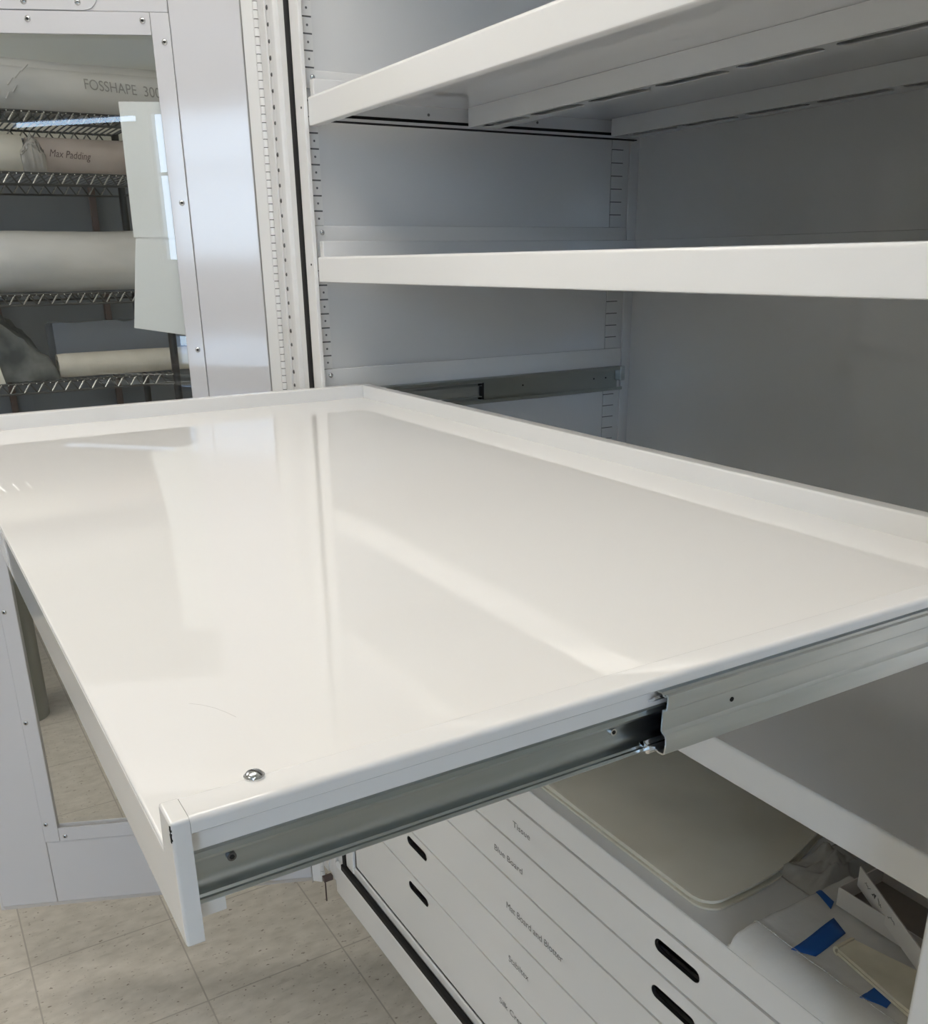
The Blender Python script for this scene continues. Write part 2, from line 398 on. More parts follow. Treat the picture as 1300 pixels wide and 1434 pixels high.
# drawers
DZ = [(.7749, .7151, 'Tissue', (.543, .5825, .7425, .7515)), (.7151, .6523, 'Blue Board', (.498, .566, .680, .6895)),
      (.6523, .5632, 'Mat Board and Blotter', (.5286, .658, .603, .6135)), (.5632, .4768, 'Stabiltex', (.5344, .583, .516, .5265)),
      (.4768, .345, 'Silk Crepeline', (.5104, .602, .4235, .4335))]
SZ = [.7508, .6885, .6135, .5418, .4523]
for (zt, zb, s, tb), sz in zip(DZ, SZ):
    d = MB()
    d.plate([(.004, zb + .0028), (1.126, zb + .0028), (1.126, zt - .0008), (.004, zt - .0008)], [stadium(.2615, sz, .068, .0165), stadium(.8515, sz, .068, .0165)], XZ, 0.0, .0035)
    d.box(.008, 1.122, .0036, .010, zb + .0005, zb + .004)
    for bx in ((.01, .012), (1.118, 1.12)): d.box(*bx, .0036, .56, zb + .004, zt - .012)
    d.box(.012, 1.118, .0036, .56, zb + .004, zb + .006); d.box(.012, 1.118, .558, .56, zb + .006, zt - .012)
    o = d.build('drawer', WHITE, CAB, ang=30)
    for x in (.2615, .8515):
        q = MB(); q.plate(stadium(x, sz, .0678, .0163), [stadium(x, sz, .0664, .0149)], XZ, .0003, .0050); q.build('slot_rim_shade', DARK, o)  # dark ring paints the shade at the slot edge
        MB().box(x - .05, x + .05, .02, .0215, sz - .02, min(sz + .03, zt - .013)).build('slot_shade_panel', DARK, o)  # dark panel added for the shade inside the slot
    text(s, tb, (1, 0, 0), (0, 0, 1), (0, 0, 0), INK, o)

# ------------------------------------------------------------------ the door (open about 113 degrees)
a = R(23); HX, HY = -.1697, -.03
DV = Vector((-math.sin(a), -math.cos(a), 0)); DN = Vector((math.cos(a), -math.sin(a), 0)); HP = Vector((HX, HY, 0))
def D(s, d, z): return tuple(HP + DV * s + DN * d + Vector((0, 0, z)))
SZp = lambda u, v, t: D(u, t, v)
def dbox(m, s0, s1, d0, d1, z0, z1, mi=0, bev=0):
    return m.obox(D(s0, d0, z0), DV * (s1 - s0), DN * (d1 - d0), (0, 0, z1 - z0), mi, bev)
dm = MB()
hole = [(.125, .385), (.497, .385), (.497, 1.785), (.125, 1.785)]
dm.plate([(-.004, .21), (.63, .21), (.63, 2.02), (-.004, 2.02)], [hole], SZp, -.038, -.012)
dbox(dm, .0, .1068, -.0118, 0, .226, 2.02, bev=.002)
dbox(dm, .5152, .622, -.0118, 0, .226, 2.02, bev=.002)
dbox(dm, .1075, .5145, -.0118, 0, .226, .3695, bev=.002)
dbox(dm, .1075, .5145, -.0118, 0, 1.8035, 2.02, bev=.002)
for b in ((.107, .125, .37, 1.803), (.497, .515, .37, 1.803), (.125, .497, .37, .385), (.125, .497, 1.785, 1.803)):
    dbox(dm, b[0], b[1], -.0118, -.002, b[2], b[3])
for e0, e1 in ((.0, .622),):
    dm.prism([(-.0118, .226), (-.0005, .226), (-.0118, .2105)], lambda u, v, t: D(t, u, v), e0, e1)
dm.prism([(-.0118, 0), (-.0005, 0), (-.0118, -.0035)], lambda u, v, t: D(v, u, t), .21, 2.02)
DOOR = dm.build('door', DOORW, CAB, weighted=True)
DOOR['label'] = 'white steel door with a tall glass window, swung open'
wf = MB()
for b in ((.107, .1345, .37, 1.803), (.4875, .515, .37, 1.803)): dbox(wf, *b[:2], -.002, .0025, *b[2:], bev=.001)
for b in ((.135, .487, .37, .4), (.135, .487, 1.773, 1.803)): dbox(wf, *b[:2], -.002, .002, *b[2:], bev=.001)
wf.build('window_frame', DOORW, DOOR, weighted=True)
gl = MB(); dbox(gl, .1256, .4964, -.020, -.016, .3856, 1.7844); gl.build('glass_pane', GLASS, DOOR)
rb = MB(); dbox(rb, .134, .488, -.016, -.0142, .393, .4005)
rb.build('glazing_bead', WHITE, DOOR)
SC = []
for z in (1.764, 1.538, 1.309, 1.085, .859, .635, .411): SC += [(.117, z), (.508, z)]
for s_ in (.146, .312, .476): SC += [(s_, 1.792), (s_, .381)]
for (s_, z) in SC:
    q = MB(); q.dome(D(s_, .0025, z), DN, .0046, .0024, 14); q.cyl(D(s_, .0040, z), D(s_, .00505, z), .0021, 8, 1)
    q.build('frame_screw', [CHROME, DARK], DOOR)
lp = MB(); lp.prism(rrect(.208, .56, 1.8045, 1.90, .022), SZp, 0, .0022); LP = lp.build('latch_plate', DOORW, DOOR)
for s_ in (.237, .314, .45):
    q = MB(); q.dome(D(s_, .0022, 1.815), DN, .0048, .0024, 14); q.cyl(D(s_, .004, 1.815), D(s_, .0048, 1.815), .0016, 6, 1); q.build('plate_screw', [CHROME, DSTEEL], LP)
# piano hinge
BX, BY = -.151, -.0125
hg = MB(); P0 = Vector((-.1665, -.0295, 0)); P1 = Vector((BX - .001, BY - .003, 0)); dd = P1 - P0
hg.obox(P0 + Vector((0, 0, .22)), dd, Vector((-dd.y, dd.x, 0)).normalized() * .0016, (0, 0, 1.79))
hg.box(-.148, -.1235, -.0095, -.0065, .262, 2.01)
z = .225; p = .0118; i = 0
while z < 2.0:
    hg.cyl((BX, BY, z + .0005), (BX, BY, z + p - .0005), .0046 if i % 2 else .0042, 12); z += p; i += 1
hg.cyl((BX, BY, .224), (BX, BY, 2.0), .0034, 10, 1)
HG = hg.build('piano_hinge', [WHITE, DARK], CAB)
for i in range(34):
    z = 1.8045 - i * .0222
    q = MB(); q.dome((-.1186, -.0058, z), (0, -1, 0), .0030 if i % 3 else .0036, .0022, 10); q.build('hinge_screw', DSTEEL, HG)
MB().cyl((-.0985, -.028, .213), (-.0985, -.028, .275), .0016, 8).box(-.104, -.093, -.032, -.0125, .262, .272).build('hinge_pin', BROWN, HG)
# papers taped to the outside of the door glass
for (q, lab) in (([(.2005, 1.686), (.128, 1.686), (.128, 1.486), (.203, 1.488)], 'upper of two blank white paper sheets taped behind the door glass'),
                 ([(.2005, 1.4865), (.1275, 1.489), (.1275, 1.330), (.221, 1.3455)], 'lower white paper sheet with slanting bottom edge behind the door glass')):
    m_ = MB(); dl = -.0212 if 'upper' in lab else -.0222
    m_.prism(q, SZp, dl, dl - .0004)
    tag(m_.build('paper_sheet', PAPER, loc=D(.17, dl, 1.4)), lab, 'paper')

# ------------------------------------------------------------------ shelves
def pan_shelf(name, zd, label, x0=.0012, x1=1.124, yf=.0006, yb=.6315, drop=.0385, channels=False):
    t = thing(name, ((x0 + x1) / 2, .3, zd), label, 'shelf', 'fixed pan shelves')
    d = MB(); h = .0222; wf = .016
    d.box(x0, x1, yf + .0016, yb, zd - .0016, zd)
    d.build('deck', INNER, t)
    f = MB(); r = .0016
    f.ribbon([(yf + .0016, zd - .0012), (yf + .0010, zd - .0020), (yf + .0008, zd - .004), (yf + .0008, zd - drop + .003), (yf + .0012, zd - drop + .0014), (yf + .0024, zd - drop + .0008), (yf + .012, zd - drop + .0008)], .0014, YZ, x0, x1)
    f.build('front_lip', WHITE, t, weighted=True)
    for b in ((x0, x0 + .014, yf + .004, yb), (x1 - .014, x1, yf + .004, yb)):
        e = MB(); e.box(*b, zd - .0014, zd + h, bev=.0014); e.build('side_lip', INNER, t, weighted=True)
    e = MB(); e.box(x0 + .0142, x1 - .0142, yb - .014, yb, zd - .0014, zd + h, bev=.0014); e.build('back_lip', INNER, t, weighted=True)
    if channels:
        for yc, yw in ((.261, .05), (.5485, .05)):
            c = MB(); zb = zd - .0285
            c.box(.02, x1 - .02, yc, yc + .0015, zb, zd - .002); c.box(.02, x1 - .02, yc + yw - .0015, yc + yw, zb, zd - .002)
            hs = []; xx = .702 - 5 * .1315 if yc < .4 else .4394 - 3 * .1305
            while xx + .113 < x1 - .03: hs.append(stadium(xx + .0565, yc + .0165, .113, .021)); xx += .1315
            c.plate([(.02, yc), (x1 - .02, yc), (x1 - .02, yc + yw), (.02, yc + yw)], hs, XY, zb - .0012, zb)
            c.build('stiffener', INNER, t, ang=25)
        m = MB(); m.box(-.008, -.004, .03, .60, zd - .0195, zd - .0035); m.box(-.010, -.0005, .02, .62, zd - .0285, zd - .0245)
        S_ = m.build('slide_rail', INNER, t)
        MB().box(-.009, -.0055, .03, .60, zd - .0243, zd - .0197).box(-.0105, -.0012, .018, .625, zd - .0302, zd - .0287).build('slide_gap_shade', BLACK, S_)  # black strips stand in for the shade between slide parts
        for y in (.203, .41):
            MB().cyl((-.004, y, zd - .012), (-.0035, y, zd - .012), .0022, 10).build('slide_screw', DSTEEL, S_)
    return t
pan_shelf('shelf', 1.6703, 'topmost white pan shelf in the cabinet, seen from below with slotted stiffeners', channels=True)
pan_shelf('shelf', 1.4528, 'white pan shelf at eye level, second from the top of the cabinet', drop=.0366)
pan_shelf('shelf', 1.0253, 'shaded white pan shelf just below the pulled out tray', drop=.036)
pan_shelf('shelf', .8132, 'lowest white pan shelf above the drawers, holding plastic film and a carton', drop=.0375)

# ------------------------------------------------------------------ the pull-out tray
xl, xr, yF, yB, zt, zs, zb, wf = .002, 1.1231, -.5380, .0725, 1.2586, 1.2391, 1.2040, .0172
TR = thing('pull_out_tray', ((xl + xr) / 2, -.23, zb), 'large glossy white steel tray pulled far out of the cabinet on zinc slides', 'tray')
d = MB(); d.box(xl + wf + .0002, xr - wf - .0002, yF + .0002, yB - .003, zs - .0027, zs, bev=.0013)
d.build('deck', WHITE, TR, weighted=True)
def hem(sgn, xo):
    pts = []
    for k in range(7):
        a_ = R(90 * k / 6); pts.append((xo - sgn * (.0028 - .0028 * math.sin(a_)), zt - .0028 + .0028 * math.cos(a_)))
    return [(xo - sgn * wf, zs), (xo - sgn * wf, zt - .0022), (xo - sgn * (wf - .0006), zt - .0006), (xo - sgn * (wf - .002), zt)] + pts + [(xo, zt - .0062), (xo - sgn * .0006, zt - .0068), (xo - sgn * .0088, zt - .0068), (xo - sgn * .0088, zt - .0196), (xo - sgn * .0215, zt - .0200), (xo - sgn * .0215, zb + .0095), (xo - sgn * .0235, zb + .0095), (xo - sgn * .0235, zs - .0015), (xo - sgn * wf, zs - .0015)]
l = MB(); l.prism(hem(1, xr), XZ, yF + .0072, yB); l.build('side_lip', WHITE, TR, ang=34, weighted=True)
l = MB(); l.prism(hem(-1, xl), XZ, yF + .0072, yB); l.build('side_lip', WHITE, TR, ang=34, weighted=True)
l = MB(); l.box(xl + wf, xr - wf, yB - .0165, yB, zs - .0022, zt, bev=.002); l.build('back_lip', WHITE, TR, weighted=True)
f = MB()
f.prism([(xl, zb), (xr, zb), (xr, zt), (xr - wf, zt), (xr - wf, zs - .0028), (xl + wf, zs - .0028), (xl + wf, zt), (xl, zt)], XZ, yF, yF + .0070)
f.bm.verts.ensure_lookup_table()
f_in = lambda v: abs(v.co.z - (zs - .0028)) < 1e-5
bmesh.ops.bevel(f.bm, geom=[e for e in f.bm.edges if not (f_in(e.verts[0]) and f_in(e.verts[1])) and (all(abs(v.co.y - yF) < 1e-6 for v in e.verts) or (abs(e.verts[0].co.y - e.verts[1].co.y) > .005 and not f_in(e.verts[0])))], offset=.0014, segments=3, profile=.5, affect='EDGES', clamp_overlap=True)
f.box(xl + .02, xr - .02, yF + .0071, yF + .017, zb + .001, zb + .0025)
FP = f.build('front_panel', WHITE, TR, weighted=True)
f = MB(); f.box(xr - .045, xr - .0125, yF + .0072, yF + .0195, zb + .0018, zb + .0135, bev=.0005); f.build('panel_tab', WHITE, FP)
# chipped paint on the front corner
ch = MB(); rr = random.Random(3)
for i in range(9):
    z0 = zt - .0012 - i * .00078; w0 = .0010 + rr.random() * .0012
    ch.box(xr - w0, xr - .0004 - rr.random() * .0004, yF - .00012, yF + .0008, z0 - .0009, z0)
CHP = ch.build('paint_chip', BLACK, FP); CHP['label'] = 'small black chip in the paint of the corner'
# stop screw on the lip
sx, sy = 1.1073, -.5013
q = MB(); q.cyl((sx, sy, zt), (sx, sy, zt + .0007), .0041, 24); q.dome((sx, sy, zt + .0007), (0, 0, 1), .0037, .0021, 24, 7)
q.ribbon([(.0035 * math.cos(R(t)), .0007 + .0021 * math.sin(R(t)) - .00005) for t in range(12, 169, 6)], .0003, lambda u, v, t: (sx + u * .8 - t * .6, sy + u * .6 + t * .8, zt + v), -.00045, .00045, 1)
q.build('lip_screw', [CHROME, DSTEEL], TR)
MB().dome((xr - .0022, -.5235, zt - .0006), (.5, 0, .8), .0008, .0004, 8).build('paint_drip', WHITE, TR)
m = MB()
m.ribbon([(.9883, -.4958), (.9934, -.4908), (.9998, -.4866), (1.0075, -.4832), (1.0156, -.4805)], .00016, XY, zs + .00001, zs + .00004)
m.build('scratch', INK2, TR)
# slide members
def slide(xo, sg):
    m = MB()
    w_ = xo - sg * .0172
    m.ribbon([(xo - sg * .0140, 1.2384), (xo - sg * .0120, 1.2381), (xo - sg * .0112, 1.2368), (xo - sg * .0104, 1.2364), (xo - sg * .0096, 1.2346), (xo - sg * .0098, 1.2338), (w_ + sg * .0015, 1.2338), (w_, 1.2330), (w_, 1.2222), (w_ + sg * .0004, 1.2206), (w_ + sg * .0014, 1.2190), (w_ + sg * .0030, 1.2179), (w_ + sg * .0048, 1.2174), (w_ + sg * .0060, 1.2173), (w_ + sg * .0066, 1.2163), (w_ + sg * .0076, 1.2161), (w_ + sg * .0079, 1.2153), (w_ + sg * .0072, 1.2146)], .0010, XZ, yF + .0074, .06, 0)
    return m
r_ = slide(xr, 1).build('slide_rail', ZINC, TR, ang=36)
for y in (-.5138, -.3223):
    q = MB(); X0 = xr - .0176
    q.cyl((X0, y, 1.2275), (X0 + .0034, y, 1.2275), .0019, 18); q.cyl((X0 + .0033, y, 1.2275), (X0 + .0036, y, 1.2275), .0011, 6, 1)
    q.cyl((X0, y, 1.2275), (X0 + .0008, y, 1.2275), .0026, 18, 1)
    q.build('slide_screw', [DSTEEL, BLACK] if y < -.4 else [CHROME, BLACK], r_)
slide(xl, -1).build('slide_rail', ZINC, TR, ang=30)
m = MB(); Y0 = -.3062
m.ribbon([(xr - .0125, 1.2425), (xr - .0115, 1.2455), (xr - .0085, 1.2462), (xr - .0075, 1.2475), (xr - .0035, 1.2478), (xr - .0028, 1.2466), (xr - .0010, 1.2466), (xr - .0003, 1.2478), (xr + .0004, 1.2474), (xr + .0007, 1.2462), (xr + .0003, 1.2405), (xr - .0007, 1.2394), (xr - .0024, 1.2390),
          (xr - .0026, 1.2278), (xr - .0016, 1.2268), (xr + .0000, 1.2262), (xr + .0007, 1.2248), (xr + .0010, 1.2215), (xr + .0004, 1.2165), (xr - .0010, 1.2156), (xr - .0040, 1.2154), (xr - .0060, 1.2166), (xr - .0090, 1.2162), (xr - .0112, 1.2174), (xr - .0108, 1.2196)], .0010, XZ, Y0 + .004, .33)
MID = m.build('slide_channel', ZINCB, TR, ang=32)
m = MB()                                                                  # ball cage ends that poke out of the channel
m.ribbon([(xr - .0112, 1.2446), (xr - .009, 1.2422), (xr - .0058, 1.2440), (xr - .0040, 1.2460)], .0012, XZ, Y0, Y0 + .05)
m.ribbon([(xr - .0106, 1.2196), (xr - .0070, 1.2186), (xr - .0056, 1.2204), (xr - .0070, 1.2222)], .0012, XZ, Y0 - .003, Y0 + .05)
m.cyl((xr - .0058, Y0 - .002, 1.2182), (xr - .0058, Y0 + .012, 1.2182), .0026, 14)
m.build('ball_cage', CHROME, MID, ang=30)
m = MB()
m.prism([(xr - .0095, 1.2378), (xr - .0036, 1.2388), (xr - .0036, 1.2280), (xr - .0095, 1.2230)], XZ, Y0 + .012, Y0 + .016)
m.build('end_stop', BLACK, MID)
MB().cyl((xr - .0023, -.2556, 1.2330), (xr - .0017, -.2556, 1.2330), .0013, 14).build('rivet_hole', BLACK, MID)

# ------------------------------------------------------------------ things on the lowest shelf
ZD = .8133
def sheet(nx, ny, fn):
    m = MB(); g = [[m.bm.verts.new(fn(i / nx, j / ny)) for j in range(ny + 1)] for i in range(nx + 1)]
    for i in range(nx):
        for j in range(ny): m.bm.faces.new((g[i][j], g[i + 1][j], g[i + 1][j + 1], g[i][j + 1]))
    return m
def slab(nx, ny, top, bot):
    m = MB()
    T = [[m.bm.verts.new(top(i / nx, j / ny)) for j in range(ny + 1)] for i in range(nx + 1)]
    B = [[m.bm.verts.new(bot(i / nx, j / ny)) for j in range(ny + 1)] for i in range(nx + 1)]
    for i in range(nx):
        for j in range(ny):
            m.bm.faces.new((T[i][j], T[i + 1][j], T[i + 1][j + 1], T[i][j + 1])); m.bm.faces.new((B[i][j], B[i][j + 1], B[i + 1][j + 1], B[i + 1][j]))
    for i in range(nx):
        m.bm.faces.new((T[i][0], B[i][0], B[i + 1][0], T[i + 1][0])); m.bm.faces.new((T[i][ny], T[i + 1][ny], B[i + 1][ny], B[i][ny]))
    for j in range(ny):
        m.bm.faces.new((T[0][j], T[0][j + 1], B[0][j + 1], B[0][j])); m.bm.faces.new((T[nx][j], B[nx][j], B[nx][j + 1], T[nx][j + 1]))
    return m
def nz(x, y, s, a, o=0): return noise.noise(Vector((x * s + o, y * s + 3.1, o))) * a
# stack of glassine sheets: three leaves
PK = thing('sheet_stack', (.45, .2, ZD), 'wide stack of pale cream translucent sheets on the lowest shelf, left of the plastic film', 'sheets')
def outline(u, v, inset):
    x = .05 + u * (.872 - .05 - inset); y = .018 + inset * .4 + v * (.43 - .018)
    # rounded, slightly lifted near right corner; right edge leans in towards the back
    x -= (v * .06 - .012 * math.sin(math.pi * min(1, v / .5))) * u
    if u > .972 and v < .055:                                # round the near right corner off
        cu, cv = (u - .972) / .028, (.055 - v) / .055
        if cu > 0 and cv > 0:
            k_ = max(cu, cv) / math.hypot(cu, cv); x -= .023 * cu * (1 - k_); y += .023 * cv * (1 - k_)
    return x, y
for k in range(3):
    ins = (.0, .006, .003)[k]; z0 = ZD + .0004 + k * .0034; th = .0026
    def top(u, v, ins=ins, z0=z0, th=th, k=k):
        x, y = outline(u, v, ins); z = z0 + th + (0 if k < 2 else 1) * (.004 * math.sin(u * 3.1) * v * .5 + max(0, nz(x, y, 9, .003, 5)))
        return (x, y, z)
    def bot(u, v, ins=ins, z0=z0):
        x, y = outline(u, v, ins); return (x, y, z0)
    slab(120, 60, top, bot).build('sheet', CREAM, PK, ang=50)
# flat bundle of polythene film
BD = thing('film_bundle', (1.01, .07, ZD), 'flat folded bundle of clear plastic film with blue tape on the lowest shelf', 'plastic film')
def bt(u, v, lift=0.0):
    ed = max(0, min(1, min(u / .045, v / .16, (1 - v) / .07)))
    x = .9165 + u * .1915; y = .001 + v * .176 + nz(u * 6, v * 6, 1.3, .0022) * (1 - ed)
    x += nz(v * 5, u, 1.7, .003, 7) * (1 - ed) * (u < .5)
    z = ZD + .0042 + .0190 * math.sqrt(1 - (1 - ed) ** 2) + nz(x, y, 26, .0013, 2) + nz(x, y, 9, .0016, 8)
    z += .0012 * abs(math.sin(v * 16 + 3 * nz(x, y, 12, 1, 3))) * (v < .2)
    return (x, y, z + lift)
def bb(u, v):
    p = bt(u, v); return (p[0], p[1], ZD + .0004)
slab(70, 60, bt, bb).build('film_fold', POLY, BD, ang=75)
for k, (vv, th_) in enumerate(((.165, .0009),)):    # tube added for the highlight on the front crease
    m = MB(); pts = []
    for i in range(61):
        u = .02 + i / 60 * .97; v_ = vv + nz(u * 5, k, 1.5, .010, k * 3.1)
        p = bt(u, v_); pts.append(Vector((p[0], p[1], p[2] + .0006)))
    for i in range(60):
        r_k = th_ * (.55 + .6 * abs(noise.noise(Vector((i * .21, k * 5.0, 0)))))
        m.cyl(pts[i], pts[i + 1], r_k, 6)
    m.build('crease_highlight', POLYS, BD, ang=180)
# crumpled plastic behind
def cr(u, v):
    x = .858 + u * .056; y = .132 + v * .150
    e = min(1, 5 * min(u, 1 - u, v, 1 - v))
    rg = lambda f, o: max(0, 1 - 3.2 * abs(noise.noise(Vector((x * f, y * f * .6, o)))))
    return (x + nz(x, y, 30, .004, 9) * e, y + nz(x, y, 26, .006, 4), ZD + .0014 + e * (.005 + .014 * rg(26, 1.7) + .006 * rg(60, 4.2) + nz(x, y, 12, .006, 2)))
m_ = slab(40, 60, cr, lambda u, v: (.858 + u * .056, .132 + v * .150, ZD + .0004))
tag(m_.build('crumpled_film', POLYC, ang=180, loc=(.886, .2, ZD)), 'crumpled loose clear plastic film lying behind the taped bundle', 'plastic film')
ZT = .8372                      # about the top of the film bundle
def zb_at(x, y):
    return bt(min(1, max(0, (x - .9165) / .1915)), min(1, max(0, (y - .001) / .176)))[2]
def tape(pts, lab):
    m = MB(); n = 6
    a_, b_, c_, d_ = [Vector((p[0], p[1], 0)) for p in pts]
    g = []
    for i in range(n + 1):
        row = []
        for j in range(n + 1):
            p = (a_.lerp(d_, i / n)).lerp(b_.lerp(c_, i / n), j / n)
            row.append(m.bm.verts.new((p.x, p.y, zb_at(p.x, p.y) + .0006)))
        g.append(row)
    for i in range(n):
        for j in range(n): m.bm.faces.new((g[i][j], g[i + 1][j], g[i + 1][j + 1], g[i][j + 1]))
    o = m.build('masking_tape', TAPE, BD, solid=.0004, ang=180); o['label'] = lab
tape([(.9225, .1160), (.9215, .1235), (.9431, .1180), (.949, .1060)], 'short blue tape strip at the back of the bundle')
tape([(.9681, .0264), (.9589, .0977), (.980, .0886), (.986, .0391)], 'widest blue tape strip across the bundle')
tape([(1.0412, .0283), (1.0396, .0516), (1.0579, .052), (1.0615, .0374)], 'blue tape strip nearest the cabinet post')
# folded cream foam sheet on the bundle
FS = thing('foam_sheet', (1.05, .06, ZT), 'folded cream foam sheet lying on the plastic film bundle in front of the carton', 'foam sheet')
def fpt(u, v):
    x = .996 + u * .110; y0 = .056 - u * .017; y1 = .079 + u * .025
    return x, y0 + (y1 - y0) * v
for k, (z0, th) in enumerate(((ZT + .0012, .0030), (ZT + .0050, .0032))):
    slab(24, 8, lambda u, v, z0=z0, th=th: (*fpt(u, v * (1 - .0)), z0 + th + nz(u * 3, v * 3, 2, .0008, k)), lambda u, v, z0=z0: (*fpt(u, v), z0)).build('fold', FOAM, FS, ang=60)
m = MB(); pr_ = []
for i in range(13):
    a_ = R(90 + 180 * i / 12); pr_.append((math.cos(a_) * .0042, math.sin(a_) * .0039))
pA, pB = Vector((*fpt(0, 0), ZT + .0046)), Vector((*fpt(0, 1), ZT + .0046))
dy = (pB - pA)
m.ribbon(pr_, .0022, lambda u, v, t: tuple(pA + dy * t + Vector((u, 0, v))), 0, 1); m.build('fold_edge', FOAM, FS, ang=60)
# carton with its lid flap ajar
CT = thing('carton', (1.03, .15, ZT), 'small white open carton with handwriting on its raised flap, behind the blue tape', 'box')
bx0, bx1, byA, byB, bz0, bz1 = .9482, 1.106, .1145, .185, ZT + .0012, ZT + .0225
m = MB(); m.box(bx0, bx1, byA, byA + .0012, bz0, bz1); m.box(bx0, bx1, byB - .0012, byB, bz0, bz1)
m.box(bx0, bx0 + .0012, byA + .0012, byB - .0012, bz0, bz1); m.box(bx1 - .0012, bx1, byA + .0012, byB - .0012, bz0, bz1); m.box(bx0 + .0012, bx1 - .0012, byA + .0012, byB - .0012, bz0, bz0 + .0012, 1)
m.build('tray', [CARD, CARDIN], CT)
fa, fb = Vector((.9550, .1335, bz1 - .0015)), Vector((1.052, .0930, bz1 - .016))
m = MB(); dx = fb - fa; nn = Vector((-dx.y, dx.x, 0)).normalized() * .0012
m.obox(fa, dx, nn, (0, 0, .0225)); FLP = m.build('lid_flap', CARD, CT)
up_ = Vector((0, 0, 1)); xd = dx.normalized(); up_ = (up_ - xd * up_.dot(xd)).normalized()
m = MB(); rs = random.Random(11); nf = xd.cross(up_)
for a0, a1 in ((.010, .020), (.023, .030), (.033, .041), (.052, .063)):      # illegible handwriting as short pen strokes
    pts = []; q_ = a0
    while q_ < a1: pts.append((q_, .0105 + rs.random() * .0055)); q_ += .0011
    if len(pts) > 2: m.ribbon(pts, .00055, lambda u, v, t: tuple(fa + xd * u + up_ * v + nf * t), .0002, .0004)
m.build('handwriting', INK, FLP)

# ------------------------------------------------------------------ the wire rack and what lies on it
RX0, RX1, RY0, RY1 = -1.8, -2.26, -.95, .226
RK = thing('wire_rack', ((RX0 + RX1) / 2, -.36, 0), 'chrome wire shelving rack seen through the glass of the open door', 'shelving rack')
for x in (RX0 - .005, RX1):
    for y in (RY1 - .003, RY0):
        m = MB(); m.cyl((x, y, .012), (x, y, 1.868), .0125, 14); zc = .04
        while zc < 1.86: m.cyl((x, y, zc), (x, y, zc + .0025), .0131, 14); zc += .0254
        m.cyl((x, y, 0), (x, y, .014), .016, 14); m.build('post', POSTB, RK)
RZ = [1.8668, 1.7038, 1.3673, 1.1080]
for z in RZ:
    m = MB(); wr = .0026
    for x in (RX0, RX1):
        for zz in (z - .002, z - .032): m.cyl((x, RY0 + .012, zz), (x, RY1 - .014, zz), .0034, 8, 1)
        y = RY0 + .02; up = True
        while y + .02 < RY1 - .02:
            m.cyl((x, y, z - .032 if up else z - .002), (x, y + .02, z - .002 if up else z - .032), wr, 6, 0 if up else 1); y += .02; up = not up
    for y in (RY0, RY1 - .003):
        for zz in (z - .002, z - .032): m.cyl((RX0 - .018, y, zz), (RX1 + .012, y, zz), .0034, 8)
    y = RY0 + .02
    while y < RY1 - .015:
        m.cyl((RX0 + .004, y, z - .0035), (RX1 - .004, y, z - .0035), wr, 6); m.dome((RX0 + .004, y, z - .0035), (1, 0, 0), wr, .002, 6, 3); y += .02
    m.build('wire_shelf', [WIRE, WIRED], RK)
def roll(name, x, y0, y1, z0, r, mt, label, cat='roll', wob=.0, parent_group='rolls on the wire rack', squash=1.0, ends=True):
    m = MB(); n, k = 40, 26; rings = []
    for j in range(k + 1):
        t = j / k; y = y0 + (y1 - y0) * t; row = []
        e = min(t, 1 - t) * k
        for i in range(n):
            a_ = 2 * math.pi * i / n
            rr_ = r + wob * noise.noise(Vector((math.cos(a_) * 2, math.sin(a_) * 2, y * 9 + x)))
            if e < 1: rr_ *= .965 + .035 * e
            row.append(m.bm.verts.new((x + rr_ * math.cos(a_) * 1.0, y, z0 + r * squash + rr_ * squash * math.sin(a_) + wob * .6)))
        rings.append(row)
    for j in range(k):
        for i in range(n): m.bm.faces.new((rings[j][i], rings[j][(i + 1) % n], rings[j + 1][(i + 1) % n], rings[j + 1][i]))
    for row, yy in ((rings[0], y0), (rings[-1], y1)):
        inner = [m.bm.verts.new((x + .02 * math.cos(2 * math.pi * i / n), yy, z0 + r * squash + .02 * math.sin(2 * math.pi * i / n))) for i in range(n)]
        for i in range(n): m.bm.faces.new((row[i], row[(i + 1) % n], inner[(i + 1) % n], inner[i]))
    o = m.build(name, mt, ang=70, loc=(x, (y0 + y1) / 2, z0)); return tag(o, label, cat, parent_group)
zz = RZ[0] + .001
r1 = roll('plastic_roll', -1.905, -.9, .40, zz, .062, ROLLW, 'plastic wrapped white roll with pencilled capitals, front of the top rack shelf', wob=.0015)
m = MB()
for k_ in range(5):
    cy = -.16 + .012 * math.sin(k_ * 2.1); pts = []
    m.cyl((-1.842 + .004 * k_, cy + .01 * k_, zz + .03 + .018 * k_), (-1.845 + .003 * k_, cy + .012 * k_ + .012, zz + .05 + .018 * k_), .0025, 6)
m.build('plastic_crease', ROLLW, r1)
text('FOSSHAPE', (.0, .150, 0, .029), (0, 1, -.05), (-.22, 0, 1), (-1.8395, .062, zz + .070), INK2, r1)
text('300', (.172, .222, 0, .029), (0, 1, -.05), (-.22, 0, 1), (-1.8395, .062, zz + .070), INK2, r1)
roll('plastic_roll', -2.08, -.9, .42, zz, .085, ROLLW, 'plastic wrapped white roll lying behind, at the back of the top rack shelf', wob=.006)
zz = RZ[1] + .001
roll('padding_roll', -1.88, -.9, -.135, zz, .052, ROLLG, 'cream roll end at the left of the second rack shelf', wob=.002)
r2 = roll('kraft_roll', -1.89, -.12, .42, zz, .051, ROLLC, 'pinkish brown roll with handwriting on the second rack shelf', wob=.001)
